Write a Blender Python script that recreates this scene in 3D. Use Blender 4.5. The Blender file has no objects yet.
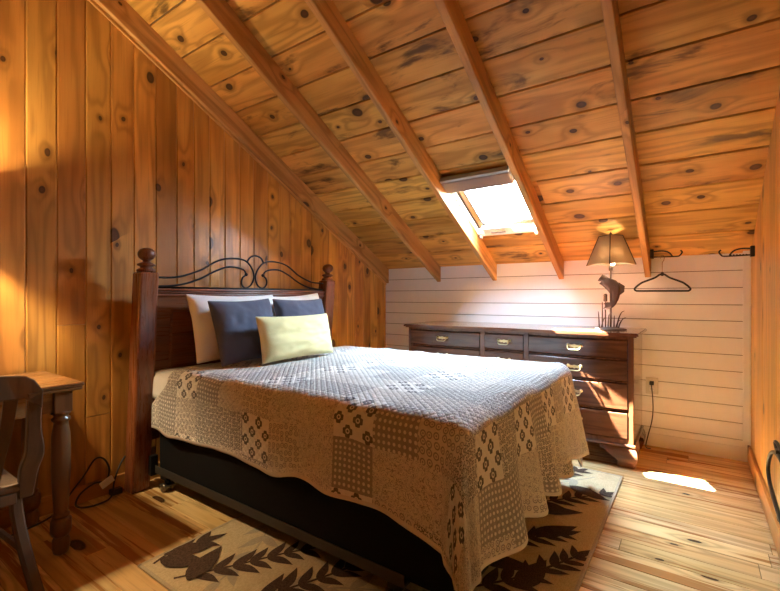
import bpy, bmesh, math, random
from mathutils import Vector, Matrix, noise
random.seed(7)
C = bpy.context.scene.collection
SC = bpy.context.scene
PI = math.pi

# ------------------------------------------------------------------ camera
cam_d = bpy.data.cameras.new('camera'); cam = bpy.data.objects.new('camera', cam_d); C.objects.link(cam)
cam.location = (0, 0, 1.12)
cam.rotation_euler = (PI/2, 0, 0.614)
cam_d.sensor_fit = 'HORIZONTAL'; cam_d.sensor_width = 36
cam_d.lens = 431.18/780*36
cam_d.shift_y = 1.66/780
cam_d.clip_start = 0.02
SC.camera = cam

# ------------------------------------------------------------------ world, sun, portals, exposure
SC.view_settings.view_transform = 'Standard'; SC.view_settings.look = 'None'
SC.view_settings.gamma = 1; SC.view_settings.use_curve_mapping = False
SC.view_settings.exposure = 0.95
SC.cycles.max_bounces = 10; SC.cycles.diffuse_bounces = 6; SC.cycles.glossy_bounces = 4
SC.cycles.transparent_max_bounces = 12; SC.cycles.caustics_reflective = False; SC.cycles.caustics_refractive = False
SC.cycles.sample_clamp_indirect = 28
w = bpy.data.worlds.new('sky'); SC.world = w; w.use_nodes = True
bg = w.node_tree.nodes['Background']; bg.inputs[0].default_value = (0.56, 0.77, 1.0, 1); bg.inputs[1].default_value = 110.0

SUN_DIR = Vector((0.585, 0.125, -1.0))
sd = bpy.data.lights.new('sun', 'SUN'); sun = bpy.data.objects.new('sun', sd); C.objects.link(sun)
sd.energy = 330; sd.angle = 0.012; sd.color = (1.0, 0.98, 0.96)
sun.rotation_euler = SUN_DIR.to_track_quat('-Z', 'Y').to_euler(); sun.location = (-3, 2.5, 5)

KZ, SL, YB, XL, XR = 1.428, 0.536, 3.801, -2.736, 0.315
ANG = math.atan(SL)
def roof(y): return KZ + SL*(YB - y)
def portal(name, loc, normal, sx, sy):
    ld = bpy.data.lights.new(name, 'AREA'); ld.shape = 'RECTANGLE'; ld.size = sx; ld.size_y = sy
    ld.cycles.is_portal = True
    o = bpy.data.objects.new(name, ld); C.objects.link(o); o.location = loc
    o.rotation_euler = Vector(normal).to_track_quat('-Z', 'Y').to_euler()
portal('skylight_portal', (-1.22, 3.02, roof(3.02)+.115), (0, -math.sin(ANG), -math.cos(ANG)), .62, .80)

# ------------------------------------------------------------------ materials
class NT:
    def __init__(s, name):
        s.m = bpy.data.materials.new(name); s.m.use_nodes = True
        s.t = s.m.node_tree; s.b = s.t.nodes['Principled BSDF']; s.out = s.t.nodes['Material Output']
    def n(s, typ, **kw):
        nd = s.t.nodes.new(typ)
        for k, v in kw.items(): setattr(nd, k, v)
        return nd
    def put(s, sock, v):
        if v is None: return
        if hasattr(v, 'is_linked'): s.t.links.new(v, sock)
        else: sock.default_value = v
    def math(s, op, a, b=None, c=None, clamp=False):
        nd = s.n('ShaderNodeMath', operation=op, use_clamp=clamp)
        s.put(nd.inputs[0], a); s.put(nd.inputs[1], b); s.put(nd.inputs[2], c)
        return nd.outputs[0]
    def comb(s, x, y, z):
        nd = s.n('ShaderNodeCombineXYZ'); s.put(nd.inputs[0], x); s.put(nd.inputs[1], y); s.put(nd.inputs[2], z); return nd.outputs[0]
    def noise(s, vec, scale=1, detail=4, rough=.55, dist=0):
        nd = s.n('ShaderNodeTexNoise'); s.put(nd.inputs['Vector'], vec); nd.inputs['Scale'].default_value = scale
        nd.inputs['Detail'].default_value = detail; nd.inputs['Roughness'].default_value = rough; nd.inputs['Distortion'].default_value = dist
        return nd.outputs['Fac']
    def smooth(s, v, a, b, lo=0., hi=1.):
        nd = s.n('ShaderNodeMapRange', interpolation_type='SMOOTHSTEP'); s.put(nd.inputs[0], v)
        s.put(nd.inputs[1], a); s.put(nd.inputs[2], b); s.put(nd.inputs[3], lo); s.put(nd.inputs[4], hi); return nd.outputs[0]
    def mix(s, f, a, b, blend='MIX'):
        nd = s.n('ShaderNodeMix', data_type='RGBA', blend_type=blend)
        s.put(nd.inputs['Factor'], f)
        for k, v in (('A', a), ('B', b)):
            so = [i for i in nd.inputs if i.name == k and i.type == 'RGBA'][0]
            s.put(so, v if hasattr(v, 'is_linked') else (*v[:3], 1))
        return [o for o in nd.outputs if o.type == 'RGBA'][0]
    def bump(s, h, strength=.3, dist=.01):
        nd = s.n('ShaderNodeBump'); nd.inputs['Strength'].default_value = strength; nd.inputs['Distance'].default_value = dist
        s.put(nd.inputs['Height'], h); s.t.links.new(nd.outputs[0], s.b.inputs['Normal'])

def plain(name, col, rough=.5, metal=0, coat=0, spec=.5, fuzz=0, noise_amt=.06, noise_scale=30):
    k = NT(name); tc = k.n('ShaderNodeTexCoord')
    f = k.noise(tc.outputs['Object'], noise_scale, 4)
    v = k.math('MULTIPLY_ADD', k.math('SUBTRACT', f, .5), noise_amt*2, 1.0)
    hs = k.n('ShaderNodeHueSaturation'); hs.inputs['Color'].default_value = (*col, 1); k.put(hs.inputs['Value'], v)
    k.put(k.b.inputs['Base Color'], hs.outputs[0])
    k.b.inputs['Roughness'].default_value = rough; k.b.inputs['Metallic'].default_value = metal
    k.b.inputs['Coat Weight'].default_value = coat; k.b.inputs['Coat Roughness'].default_value = .12
    k.b.inputs['Specular IOR Level'].default_value = spec; k.b.inputs['Sheen Weight'].default_value = fuzz
    return k.m

def wood(name, light, dark, grain='z', rot=0.0, rough=.42, knots=1.0, coat=0., band=.35, freq=7.0, vary=.22, knot_scale=3.4,
         knot_col=(.035, .012, .005), elong=1.35, stain=0.0, stain_col=(.06, .025, .01), stain_lo=.60, stain_f=(2.2, 7), stain_w=.13, ksize=1.0, band_col=None, huevary=.012, spec=.5, bandfreq=34):
    k = NT(name); tc = k.n('ShaderNodeTexCoord')
    mp = k.n('ShaderNodeMapping'); mp.inputs['Rotation'].default_value = (rot, 0, 0); k.put(mp.inputs[0], tc.outputs['Object'])
    sp = k.n('ShaderNodeSeparateXYZ'); k.put(sp.inputs[0], mp.outputs[0])
    X, Y, Z = sp.outputs
    g, a, b = {'x': (X, Y, Z), 'y': (Y, X, Z), 'z': (Z, X, Y)}[grain]
    geo = k.n('ShaderNodeNewGeometry'); r = geo.outputs['Random Per Island']
    wn = k.n('ShaderNodeTexWhiteNoise', noise_dimensions='1D'); k.put(wn.inputs['W'], k.math('MULTIPLY', r, 913.7))
    ws = k.n('ShaderNodeSeparateColor'); k.put(ws.inputs[0], wn.outputs['Color'])
    g = k.math('MULTIPLY_ADD', ws.outputs[0], 37.0, g); a0 = a; a = k.math('MULTIPLY_ADD', ws.outputs[1], 23.0, a); b2 = k.math('MULTIPLY_ADD', ws.outputs[2], 11.0, b)
    across = k.math('ADD', a, b2)
    # knots
    warp = k.noise(k.comb(k.math('MULTIPLY', g, 3), k.math('MULTIPLY', across, 6), 0), 1, 2)
    kv = k.comb(k.math('MULTIPLY', g, knot_scale/elong), k.math('MULTIPLY_ADD', k.math('SUBTRACT', warp, .5), .25, k.math('MULTIPLY', across, knot_scale)), 0)
    vo = k.n('ShaderNodeTexVoronoi', voronoi_dimensions='2D'); k.put(vo.inputs['Vector'], kv); vo.inputs['Scale'].default_value = 1
    vs = k.n('ShaderNodeSeparateColor'); k.put(vs.inputs[0], vo.outputs['Color'])
    d = vo.outputs['Distance']
    pick = k.smooth(vs.outputs[0], 1-.75*knots, 1-.75*knots+.02)
    rad = k.math('MULTIPLY', pick, k.math('MULTIPLY_ADD', k.math('POWER', vs.outputs[1], 2), .075*ksize, .026*ksize))
    kn = k.math('MULTIPLY', k.smooth(d, rad, k.math('MULTIPLY', rad, .6)), pick)
    halo = k.math('MULTIPLY', k.smooth(d, k.math('MULTIPLY_ADD', rad, 3.2, .0), rad), pick)
    bend = k.math('MULTIPLY', k.math('POWER', k.math('SUBTRACT', 1, k.math('MINIMUM', k.math('MULTIPLY', d, 2.6), 1)), 2), pick)
    # grain
    n1 = k.noise(k.comb(k.math('MULTIPLY', g, .55), k.math('MULTIPLY', a, freq), k.math('MULTIPLY', b2, freq)), 1, 2.5, .5, .15)
    n1b = k.math('MULTIPLY_ADD', bend, .28, n1)
    bands = k.math('MULTIPLY_ADD', k.math('SINE', k.math('MULTIPLY', n1b, bandfreq)), .5, .5)
    n2 = k.noise(k.comb(k.math('MULTIPLY', g, 4), k.math('MULTIPLY', a, 130), k.math('MULTIPLY', b2, 130)), 1, 3, .6)
    n3 = k.noise(k.comb(k.math('MULTIPLY', g, .8), k.math('MULTIPLY', a, 3.2), k.math('MULTIPLY', b2, 3.2)), 1, 3, .6)
    col = k.mix(k.smooth(n3, .3, .72), light, dark)
    bc = band_col or tuple(c*.55 for c in dark)
    col = k.mix(k.math('MULTIPLY', k.math('POWER', bands, 2.2), band), col, bc)
    col = k.mix(k.math('MULTIPLY', k.smooth(n2, .5, .75), band*.6), col, bc)
    if stain:
        n4 = k.noise(k.comb(k.math('MULTIPLY', g, stain_f[0]), k.math('MULTIPLY', a, stain_f[1]), k.math('MULTIPLY', b2, stain_f[1])), 1, 5, .6, .4)
        col = k.mix(k.math('MULTIPLY', k.smooth(n4, stain_lo, stain_lo+stain_w), stain), col, stain_col)
    hs = k.n('ShaderNodeHueSaturation'); k.put(hs.inputs['Color'], col)
    k.put(hs.inputs['Value'], k.math('MULTIPLY_ADD', k.math('SUBTRACT', ws.outputs[2], .5), 2*vary, 1.0))
    k.put(hs.inputs['Hue'], k.math('MULTIPLY_ADD', k.math('SUBTRACT', ws.outputs[0], .5), 2*huevary, .5))
    col = hs.outputs[0]
    col = k.mix(k.math('MULTIPLY', halo, .55), col, tuple(c*.45 for c in dark))
    rim = k.math('MULTIPLY', k.math('MULTIPLY', k.smooth(d, k.math('MULTIPLY', rad, .45), k.math('MULTIPLY', rad, .85)), k.smooth(d, k.math('MULTIPLY', rad, 1.25), k.math('MULTIPLY', rad, .9))), pick)
    col = k.mix(k.math('MULTIPLY', kn, .93), col, tuple(c*2.0 for c in knot_col))
    col = k.mix(k.math('MULTIPLY', rim, .9), col, knot_col)
    k.put(k.b.inputs['Base Color'], col)
    k.put(k.b.inputs['Roughness'], k.math('MULTIPLY_ADD', n2, .15, rough-.07))
    k.b.inputs['Coat Weight'].default_value = coat; k.b.inputs['Coat Roughness'].default_value = .15
    k.b.inputs['Specular IOR Level'].default_value = spec
    k.bump(k.math('ADD', k.math('MULTIPLY', n2, .5), k.math('MULTIPLY', bands, -.3)), .12, .004)
    return k.m

M = {}
M['wall_pine'] = wood('wall_pine', (.66, .33, .078), (.42, .17, .034), 'z', knots=1.0, band=.5, ksize=1.15, vary=.16, rough=.34, spec=.5, huevary=.006)
M['right_pine'] = wood('right_pine', (.80, .45, .13), (.62, .30, .07), 'z', knots=.5, band=.36, vary=.10, rough=.38, spec=.45, huevary=.004)
M['ceil_pine'] = wood('ceil_pine', (.74, .41, .105), (.51, .23, .045), 'x', knots=1.1, band=.55, vary=.17, rough=.42, stain=.8, stain_col=(.045, .018, .007), elong=3.2, knot_scale=8.8, ksize=1.05, stain_lo=.56, spec=.25, huevary=.006)
M['beam_pine'] = wood('beam_pine', (.70, .38, .135), (.48, .22, .062), 'y', rot=ANG, knots=.8, band=.55, vary=.08, rough=.5, spec=.3, stain=.3, huevary=.004)
M['floor_pine'] = wood('floor_pine', (.88, .64, .33), (.70, .43, .165), 'x', knots=.6, band=.55, vary=.13, rough=.22, elong=2.6, knot_scale=5.2, ksize=1.2, freq=9, stain=.9, stain_lo=.555, stain_f=(.7, 15), stain_w=.06, stain_col=(.36, .145, .036), spec=.5, huevary=.005)
M['base_pine'] = wood('base_pine', (.56, .27, .075), (.40, .165, .04), 'y', knots=.4, band=.3, vary=.05, rough=.4)
M['mahogany'] = wood('mahogany', (.23, .082, .032), (.13, .043, .018), 'x', knots=0, band=.5, vary=.04, rough=.24, coat=.7, freq=10, huevary=.003)
M['mahogany_v'] = wood('mahogany_v', (.26, .092, .034), (.15, .048, .018), 'z', knots=0, band=.45, vary=.04, rough=.22, coat=.8, freq=10, huevary=.003)
M['bed_wood'] = wood('bed_wood', (.25, .076, .026), (.145, .040, .015), 'z', knots=0, band=.45, vary=.05, rough=.28, coat=.45, freq=10, huevary=.003)
M['bed_wood_y'] = wood('bed_wood_y', (.24, .076, .026), (.14, .040, .014), 'y', knots=0, band=.45, vary=.05, rough=.28, coat=.45, freq=10, huevary=.003)
M['desk_wood'] = wood('desk_wood', (.30, .135, .042), (.17, .068, .021), 'y', knots=0, band=.5, vary=.05, rough=.28, coat=.35, freq=9, huevary=.003)
M['desk_wood_v'] = wood('desk_wood_v', (.23, .098, .030), (.12, .046, .015), 'z', knots=0, band=.55, vary=.05, rough=.32, coat=.25, freq=9, huevary=.003)
M['chair_wood'] = wood('chair_wood', (.15, .078, .036), (.08, .038, .017), 'z', knots=0, band=.5, vary=.05, rough=.42, coat=.15, freq=9, huevary=.003)
M['white_paint'] = plain('white_paint', (.89, .90, .915), .42, noise_amt=.03, noise_scale=12)
M['iron'] = plain('iron', (.018, .016, .015), .42, .6)
M['black_metal'] = plain('black_metal', (.02, .02, .021), .4, .5)
M['black_cloth'] = plain('black_cloth', (.006, .006, .0065), .9, spec=.15, noise_amt=.2, noise_scale=200)
M['black_plastic'] = plain('black_plastic', (.014, .013, .013), .4)
M['brass'] = plain('brass', (.72, .55, .28), .3, 1.0)
M['old_brass'] = plain('old_brass', (.20, .13, .06), .4, .9)
M['chrome'] = plain('chrome', (.75, .76, .78), .2, 1.0)
M['white_plastic'] = plain('white_plastic', (.82, .81, .78), .35, noise_amt=.02)
M['plate'] = plain('outlet_plate', (.70, .68, .64), .35, noise_amt=.02)
M['rail_metal'] = plain('rail_metal', (.065, .058, .05), .45, .4)
M['bronze'] = plain('bronze', (.075, .048, .036), .5, .35, noise_amt=.25, noise_scale=60)
M['mattress'] = plain('mattress_ticking', (.75, .75, .74), .85)
M['brown_blind'] = plain('brown_blind', (.20, .135, .115), .5, .2)
M['grey_alu'] = plain('grey_alu', (.42, .42, .43), .4, .7)
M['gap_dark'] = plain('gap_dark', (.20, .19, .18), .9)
M['roof_dark'] = plain('roof_dark', (.12, .11, .10), .8)
M['skylight_wood'] = wood('skylight_wood', (.30, .145, .05), (.20, .085, .025), 'y', rot=ANG, knots=0, band=.2, vary=.03, rough=.35)
M['copper_grey'] = plain('castor_metal', (.22, .18, .13), .4, .9)

def cloth_mat(name, col, scale=420, bump=.15, fuzz=.2, amt=.08):
    k = NT(name); tc = k.n('ShaderNodeTexCoord')
    f = k.noise(tc.outputs['Object'], scale, 3); f2 = k.noise(tc.outputs['Object'], 14, 3)
    v = k.math('MULTIPLY_ADD', k.math('SUBTRACT', f, .5), amt*2, 1.0); v = k.math('MULTIPLY_ADD', k.math('SUBTRACT', f2, .5), amt, v)
    hs = k.n('ShaderNodeHueSaturation'); hs.inputs['Color'].default_value = (*col, 1); k.put(hs.inputs['Value'], v)
    k.put(k.b.inputs['Base Color'], hs.outputs[0]); k.b.inputs['Roughness'].default_value = .9
    k.b.inputs['Sheen Weight'].default_value = fuzz; k.b.inputs['Specular IOR Level'].default_value = .2
    k.bump(f, bump, .003); return k.m
M['white_linen'] = cloth_mat('white_linen', (.86, .85, .83))
M['navy_linen'] = cloth_mat('navy_linen', (.085, .088, .125), amt=.25)
M['yellow_cotton'] = cloth_mat('yellow_cotton', (.70, .63, .32), 300)
M['blanket_white'] = cloth_mat('blanket_white', (.80, .79, .78), 160, .4)

def quilt_mat():
    k = NT('patchwork_quilt'); uv = k.n('ShaderNodeUVMap').outputs[0]
    s = k.n('ShaderNodeSeparateXYZ'); k.put(s.inputs[0], uv); u, v = s.outputs[0], s.outputs[1]
    P = .188
    pu = k.math('DIVIDE', u, P); pv = k.math('DIVIDE', v, P)
    cu = k.math('FLOOR', pu); cv = k.math('FLOOR', pv)
    wn = k.n('ShaderNodeTexWhiteNoise', noise_dimensions='2D'); k.put(wn.inputs['Vector'], k.comb(cu, cv, 0))
    r = wn.outputs['Value']
    par = k.math('MODULO', k.math('ADD', k.math('ADD', cu, cv), 100), 2)
    cream, taupe, dark = (.78, .74, .68), (.29, .26, .24), (.085, .075, .073)
    # florets on a diagonal checker
    c = .047
    a1 = k.math('DIVIDE', u, c); b1 = k.math('DIVIDE', v, c)
    chk = k.math('MODULO', k.math('ADD', k.math('ADD', k.math('FLOOR', a1), k.math('FLOOR', b1)), 200), 2)
    fa = k.math('SUBTRACT', k.math('FRACT', a1), .5); fb = k.math('SUBTRACT', k.math('FRACT', b1), .5)
    ang = k.math('ARCTAN2', fa, fb); rr = k.math('SQRT', k.math('ADD', k.math('MULTIPLY', fa, fa), k.math('MULTIPLY', fb, fb)))
    petal = k.math('MULTIPLY_ADD', k.math('ABSOLUTE', k.math('COSINE', k.math('MULTIPLY', ang, 2.0))), .22, .36)
    flower = k.math('MULTIPLY', k.math('LESS_THAN', rr, petal), k.math('GREATER_THAN', k.math('ABSOLUTE', k.math('SUBTRACT', rr, .16)), .05))
    pa = k.mix(k.math('MULTIPLY', flower, chk), cream, dark)
    # ring print
    def rings(sc, w0, w1, bgc, fg):
        vo = k.n('ShaderNodeTexVoronoi', voronoi_dimensions='2D'); k.put(vo.inputs['Vector'], uv); vo.inputs['Scale'].default_value = sc; vo.inputs['Randomness'].default_value = .35
        dd = vo.outputs['Distance']
        m = k.math('MULTIPLY', k.math('GREATER_THAN', dd, w0), k.math('LESS_THAN', dd, w1))
        m2 = k.math('ADD', m, k.math('LESS_THAN', dd, w0*.45), clamp=True)
        return k.mix(m2, bgc, fg)
    pb = rings(38, .26, .42, (.66, .60, .53), taupe)
    pc = rings(60, .22, .44, (.66, .62, .57), (.15, .135, .13))
    # dot grid on taupe
    du = k.math('SUBTRACT', k.math('FRACT', k.math('DIVIDE', u, .022)), .5); dv = k.math('SUBTRACT', k.math('FRACT', k.math('DIVIDE', v, .022)), .5)
    dr = k.math('SQRT', k.math('ADD', k.math('MULTIPLY', du, du), k.math('MULTIPLY', dv, dv)))
    pd = k.mix(k.math('LESS_THAN', dr, .27), taupe, (.72, .68, .62))
    # scrolling leaf print
    nn = k.noise(uv, 70, 1.5, .5, 1.6)
    pe = k.mix(k.smooth(k.math('ABSOLUTE', k.math('SUBTRACT', nn, .5)), .02, .045), taupe, (.70, .65, .58))
    col = k.mix(k.math('GREATER_THAN', r, .35), pb, pe)
    col = k.mix(k.math('GREATER_THAN', r, .6), col, pc)
    col = k.mix(k.math('GREATER_THAN', r, .8), col, pd)
    star = k.math('MULTIPLY', k.math('LESS_THAN', k.math('MODULO', k.math('ADD', cu, 60), 3), .5), k.math('LESS_THAN', k.math('MODULO', k.math('ADD', k.math('ADD', cv, cu), 60), 2), .5))
    col = k.mix(star, col, pa)
    fd = k.noise(uv, 9, 3)
    col = k.mix(k.math('MULTIPLY', fd, .14), col, (.72, .67, .60))
    k.put(k.b.inputs['Base Color'], col); k.b.inputs['Roughness'].default_value = .92; k.b.inputs['Sheen Weight'].default_value = .15; k.b.inputs['Specular IOR Level'].default_value = .15
    # stitching
    q = .034
    e1 = k.math('ABSOLUTE', k.math('SINE', k.math('MULTIPLY', k.math('ADD', u, v), PI/q))); e2 = k.math('ABSOLUTE', k.math('SINE', k.math('MULTIPLY', k.math('SUBTRACT', u, v), PI/q)))
    h = k.math('POWER', k.math('MULTIPLY', e1, e2), .4)
    wr = k.noise(uv, 55, 4, .6, .6)
    k.bump(k.math('ADD', h, k.math('MULTIPLY', wr, 1.8)), .6, .012)
    return k.m
M['quilt'] = quilt_mat()
M['quilt_bind'] = cloth_mat('quilt_binding', (.66, .60, .53))

def rug_mat(name, c1, c2, sc=900):
    k = NT(name); tc = k.n('ShaderNodeTexCoord')
    mp = k.n('ShaderNodeMapping'); mp.inputs['Scale'].default_value = (1, .35, 1); k.put(mp.inputs[0], tc.outputs['Object'])
    f = k.noise(mp.outputs[0], sc/3, 3); f2 = k.noise(tc.outputs['Object'], 6, 4)
    col = k.mix(k.smooth(f, .35, .65), c1, c2); col = k.mix(k.math('MULTIPLY', k.smooth(f2, .52, .62), .25), col, tuple(x*.72 for x in c1))
    k.put(k.b.inputs['Base Color'], col); k.b.inputs['Roughness'].default_value = .95; k.b.inputs['Specular IOR Level'].default_value = .1
    k.bump(f, .4, .004); return k.m
M['rug_beige'] = rug_mat('rug_beige', (.50, .38, .22), (.62, .49, .30))
M['rug_brown'] = rug_mat('rug_brown', (.055, .032, .022), (.11, .066, .045))
M['rug_grey'] = rug_mat('rug_grey', (.36, .29, .20), (.45, .37, .26))
M['rug_edge'] = rug_mat('rug_edge', (.42, .33, .21), (.50, .40, .27))

def shade_mat(name, col, trans=.35):
    k = NT(name); tc = k.n('ShaderNodeTexCoord'); f = k.noise(tc.outputs['Object'], 260, 3)
    c = k.mix(f, tuple(x*.75 for x in col), col)
    di = k.n('ShaderNodeBsdfDiffuse'); k.put(di.inputs[0], c); tr = k.n('ShaderNodeBsdfTranslucent'); k.put(tr.inputs[0], c)
    mx = k.n('ShaderNodeMixShader'); mx.inputs[0].default_value = trans; k.put(mx.inputs[1], di.outputs[0]); k.put(mx.inputs[2], tr.outputs[0])
    k.put(k.out.inputs[0], mx.outputs[0]); return k.m
M['burlap'] = shade_mat('burlap_shade', (.52, .40, .27), .35)
M['desk_shade'] = shade_mat('parchment_shade', (.50, .38, .24), .12)
def bulb_mat(name, col, st):
    k = NT(name); k.b.inputs['Base Color'].default_value = (1, 1, 1, 1)
    k.b.inputs['Emission Color'].default_value = (*col, 1); k.b.inputs['Emission Strength'].default_value = st; return k.m
M['bulb'] = bulb_mat('lit_bulb', (1, .80, .55), 14)
def glass_mat():
    k = NT('skylight_glass'); tr = k.n('ShaderNodeBsdfTransparent'); tr.inputs[0].default_value = (.95, .97, .97, 1)
    gl = k.n('ShaderNodeBsdfGlossy'); gl.inputs['Roughness'].default_value = .04
    fr = k.n('ShaderNodeLayerWeight'); fr.inputs[0].default_value = .5
    mx = k.n('ShaderNodeMixShader'); k.put(mx.inputs[0], k.math('MULTIPLY_ADD', k.math('POWER', fr.outputs['Facing'], 4), .5, .03)); k.put(mx.inputs[1], tr.outputs[0]); k.put(mx.inputs[2], gl.outputs[0])
    k.put(k.out.inputs[0], mx.outputs[0]); return k.m
M['glass'] = glass_mat()

# ------------------------------------------------------------------ mesh helpers
class MB:
    def __init__(s): s.bm = bmesh.new()
    def face(s, vs, mi=0):
        try: f = s.bm.faces.new(vs); f.material_index = mi; return f
        except ValueError: return None
    def box(s, a, b, bev=0.0, mi=0):
        x0, y0, z0 = [min(p, q) for p, q in zip(a, b)]; x1, y1, z1 = [max(p, q) for p, q in zip(a, b)]
        bev = min(bev, (x1-x0)*.45, (y1-y0)*.45, (z1-z0)*.45)
        if bev <= 0:
            v = [s.bm.verts.new(p) for p in ((x0,y0,z0),(x1,y0,z0),(x1,y1,z0),(x0,y1,z0),(x0,y0,z1),(x1,y0,z1),(x1,y1,z1),(x0,y1,z1))]
            fs = [(0,3,2,1),(4,5,6,7),(0,1,5,4),(1,2,6,5),(2,3,7,6),(3,0,4,7)]
            for f in fs: s.face([v[i] for i in f], mi)
        else:
            t = bmesh.new(); bmesh.ops.create_cube(t, size=1)
            for q in t.verts: q.co = Vector(((x0+x1)/2+q.co.x*(x1-x0), (y0+y1)/2+q.co.y*(y1-y0), (z0+z1)/2+q.co.z*(z1-z0)))
            bmesh.ops.bevel(t, geom=t.edges[:], offset=bev, segments=2, affect='EDGES', profile=.5)
            s.merge(t, mi)
        return s
    def merge(s, t, mi=0):
        mp = {}
        for q in t.verts: mp[q] = s.bm.verts.new(q.co)
        for f in t.faces:
            g = s.face([mp[q] for q in f.verts], mi)
            if g: g.smooth = f.smooth
        t.free()
    def prism(s, pts, axis, a, b, mi=0, smooth=False):
        """pts 2-D polygon extruded along axis from a to b. axis x:(y,z) y:(x,z) z:(x,y)"""
        def p3(p, t): return {'x': (t, p[0], p[1]), 'y': (p[0], t, p[1]), 'z': (p[0], p[1], t)}[axis]
        A = [s.bm.verts.new(p3(p, a)) for p in pts]; B = [s.bm.verts.new(p3(p, b)) for p in pts]
        s.face(A, mi); s.face(B[::-1], mi); n = len(pts)
        for i in range(n):
            f = s.face([A[i], B[i], B[(i+1) % n], A[(i+1) % n]], mi)
            if f and smooth: f.smooth = True
        return s
    def lathe(s, prof, c, n=24, mi=0, square=None):
        rings = []
        for r, z in prof:
            rings.append([s.bm.verts.new((c[0]+r*math.cos(2*PI*i/n), c[1]+r*math.sin(2*PI*i/n), c[2]+z)) for i in range(n)])
        for R0, R1 in zip(rings, rings[1:]):
            for i in range(n):
                f = s.face([R0[i], R0[(i+1) % n], R1[(i+1) % n], R1[i]], mi)
                if f: f.smooth = True
        s.face(rings[0][::-1], mi); s.face(rings[-1], mi)
        return s
    def tube(s, pts, r, n=8, mi=0, closed=False, sub=4):
        P = [Vector(p) for p in pts]
        if sub > 1 and len(P) > 2: P = catmull(P, sub, closed)
        m = len(P); rr = r if callable(r) else (lambda t: r)
        rings = []; up = None
        for i in range(m):
            if closed: t = P[(i+1) % m]-P[i-1]
            else: t = P[min(i+1, m-1)]-P[max(i-1, 0)]
            t.normalize()
            if up is None:
                up = Vector((0, 0, 1)) if abs(t.z) < .9 else Vector((1, 0, 0))
            x = up-t*up.dot(t); x.normalize(); up = x; y = t.cross(x)
            R = rr(i/(m-1))
            rings.append([s.bm.verts.new(P[i]+x*R*math.cos(2*PI*j/n)+y*R*math.sin(2*PI*j/n)) for j in range(n)])
        L = list(zip(rings, rings[1:])) + ([(rings[-1], rings[0])] if closed else [])
        for A, B in L:
            for j in range(n):
                f = s.face([A[j], A[(j+1) % n], B[(j+1) % n], B[j]], mi)
                if f: f.smooth = True
        if not closed: s.face(rings[0][::-1], mi); s.face(rings[-1], mi)
        return s
    def sweep(s, pts, sec, mi=0, sub=4, up=(0, 1, 0)):
        """rectangular bar: sec(t) -> (half width along up, half depth)"""
        P = catmull([Vector(p) for p in pts], sub) if sub > 1 else [Vector(p) for p in pts]
        m = len(P); U = Vector(up); rings = []
        for i in range(m):
            t = (P[min(i+1, m-1)]-P[max(i-1, 0)]).normalized(); a = (U-t*U.dot(t)).normalized(); b = t.cross(a)
            w, d = sec(i/(m-1)); c = min(w, d)*.35
            ring = [(w-c, d), (w, d-c), (w, -d+c), (w-c, -d), (-w+c, -d), (-w, -d+c), (-w, d-c), (-w+c, d)]
            rings.append([s.bm.verts.new(P[i]+a*p+b*q) for p, q in ring])
        for A, B in zip(rings, rings[1:]):
            for j in range(8): s.face([A[j], A[(j+1) % 8], B[(j+1) % 8], B[j]], mi)
        s.face(rings[0][::-1], mi); s.face(rings[-1], mi); return s
    def xform(s, f):
        for v in s.bm.verts: v.co = Vector(f(v.co))
        return s
    def build(s, name, mat, parent=None, normals=True, world=False):
        if normals: bmesh.ops.recalc_face_normals(s.bm, faces=s.bm.faces[:])
        me = bpy.data.meshes.new(name); s.bm.to_mesh(me); s.bm.free()
        for m in (mat if isinstance(mat, (list, tuple)) else [mat]): me.materials.append(m)
        o = bpy.data.objects.new(name, me); C.objects.link(o)
        if parent is not None:
            o.parent = parent
            off = abs_loc(parent)
            if world and off.length > 0: me.transform(Matrix.Translation(-off))
        return o
def abs_loc(o):
    v = Vector((0, 0, 0))
    while o is not None: v += Vector(o.location); o = o.parent
    return v
def catmull(P, sub, closed=False):
    out = []; n = len(P)
    for i in range(n if closed else n-1):
        if closed: a, b, c, d = P[i-1], P[i], P[(i+1) % n], P[(i+2) % n]
        else: a, b, c, d = P[max(i-1, 0)], P[i], P[i+1], P[min(i+2, n-1)]
        for k in range(sub):
            t = k/sub
            out.append(.5*((2*b)+(c-a)*t+(2*a-5*b+4*c-d)*t*t+(3*b-a-3*c+d)*t**3))
    if not closed: out.append(P[-1].copy())
    return out
def tag(o, label, cat, group=None, kind=None):
    o['label'] = label; o['category'] = cat
    if group: o['group'] = group
    if kind: o['kind'] = kind
    return o
def empty(name, loc, label, cat, group=None):
    o = bpy.data.objects.new(name, None); C.objects.link(o); o.location = loc; o.empty_display_size = .05
    return tag(o, label, cat, group)
def struct(name, mb, mat, parent=None):
    o = mb.build(name, mat, parent); o['kind'] = 'structure'; return o
def mod_bevel(o, w, seg=2):
    m = o.modifiers.new('bevel', 'BEVEL'); m.width = w; m.segments = seg; m.limit_method = 'ANGLE'; m.angle_limit = .6
def smooth(o):
    for p in o.data.polygons: p.use_smooth = True
    return o

# ------------------------------------------------------------------ room shell
YR = -1.9          # rear wall
RIDGE = 0.1
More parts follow.
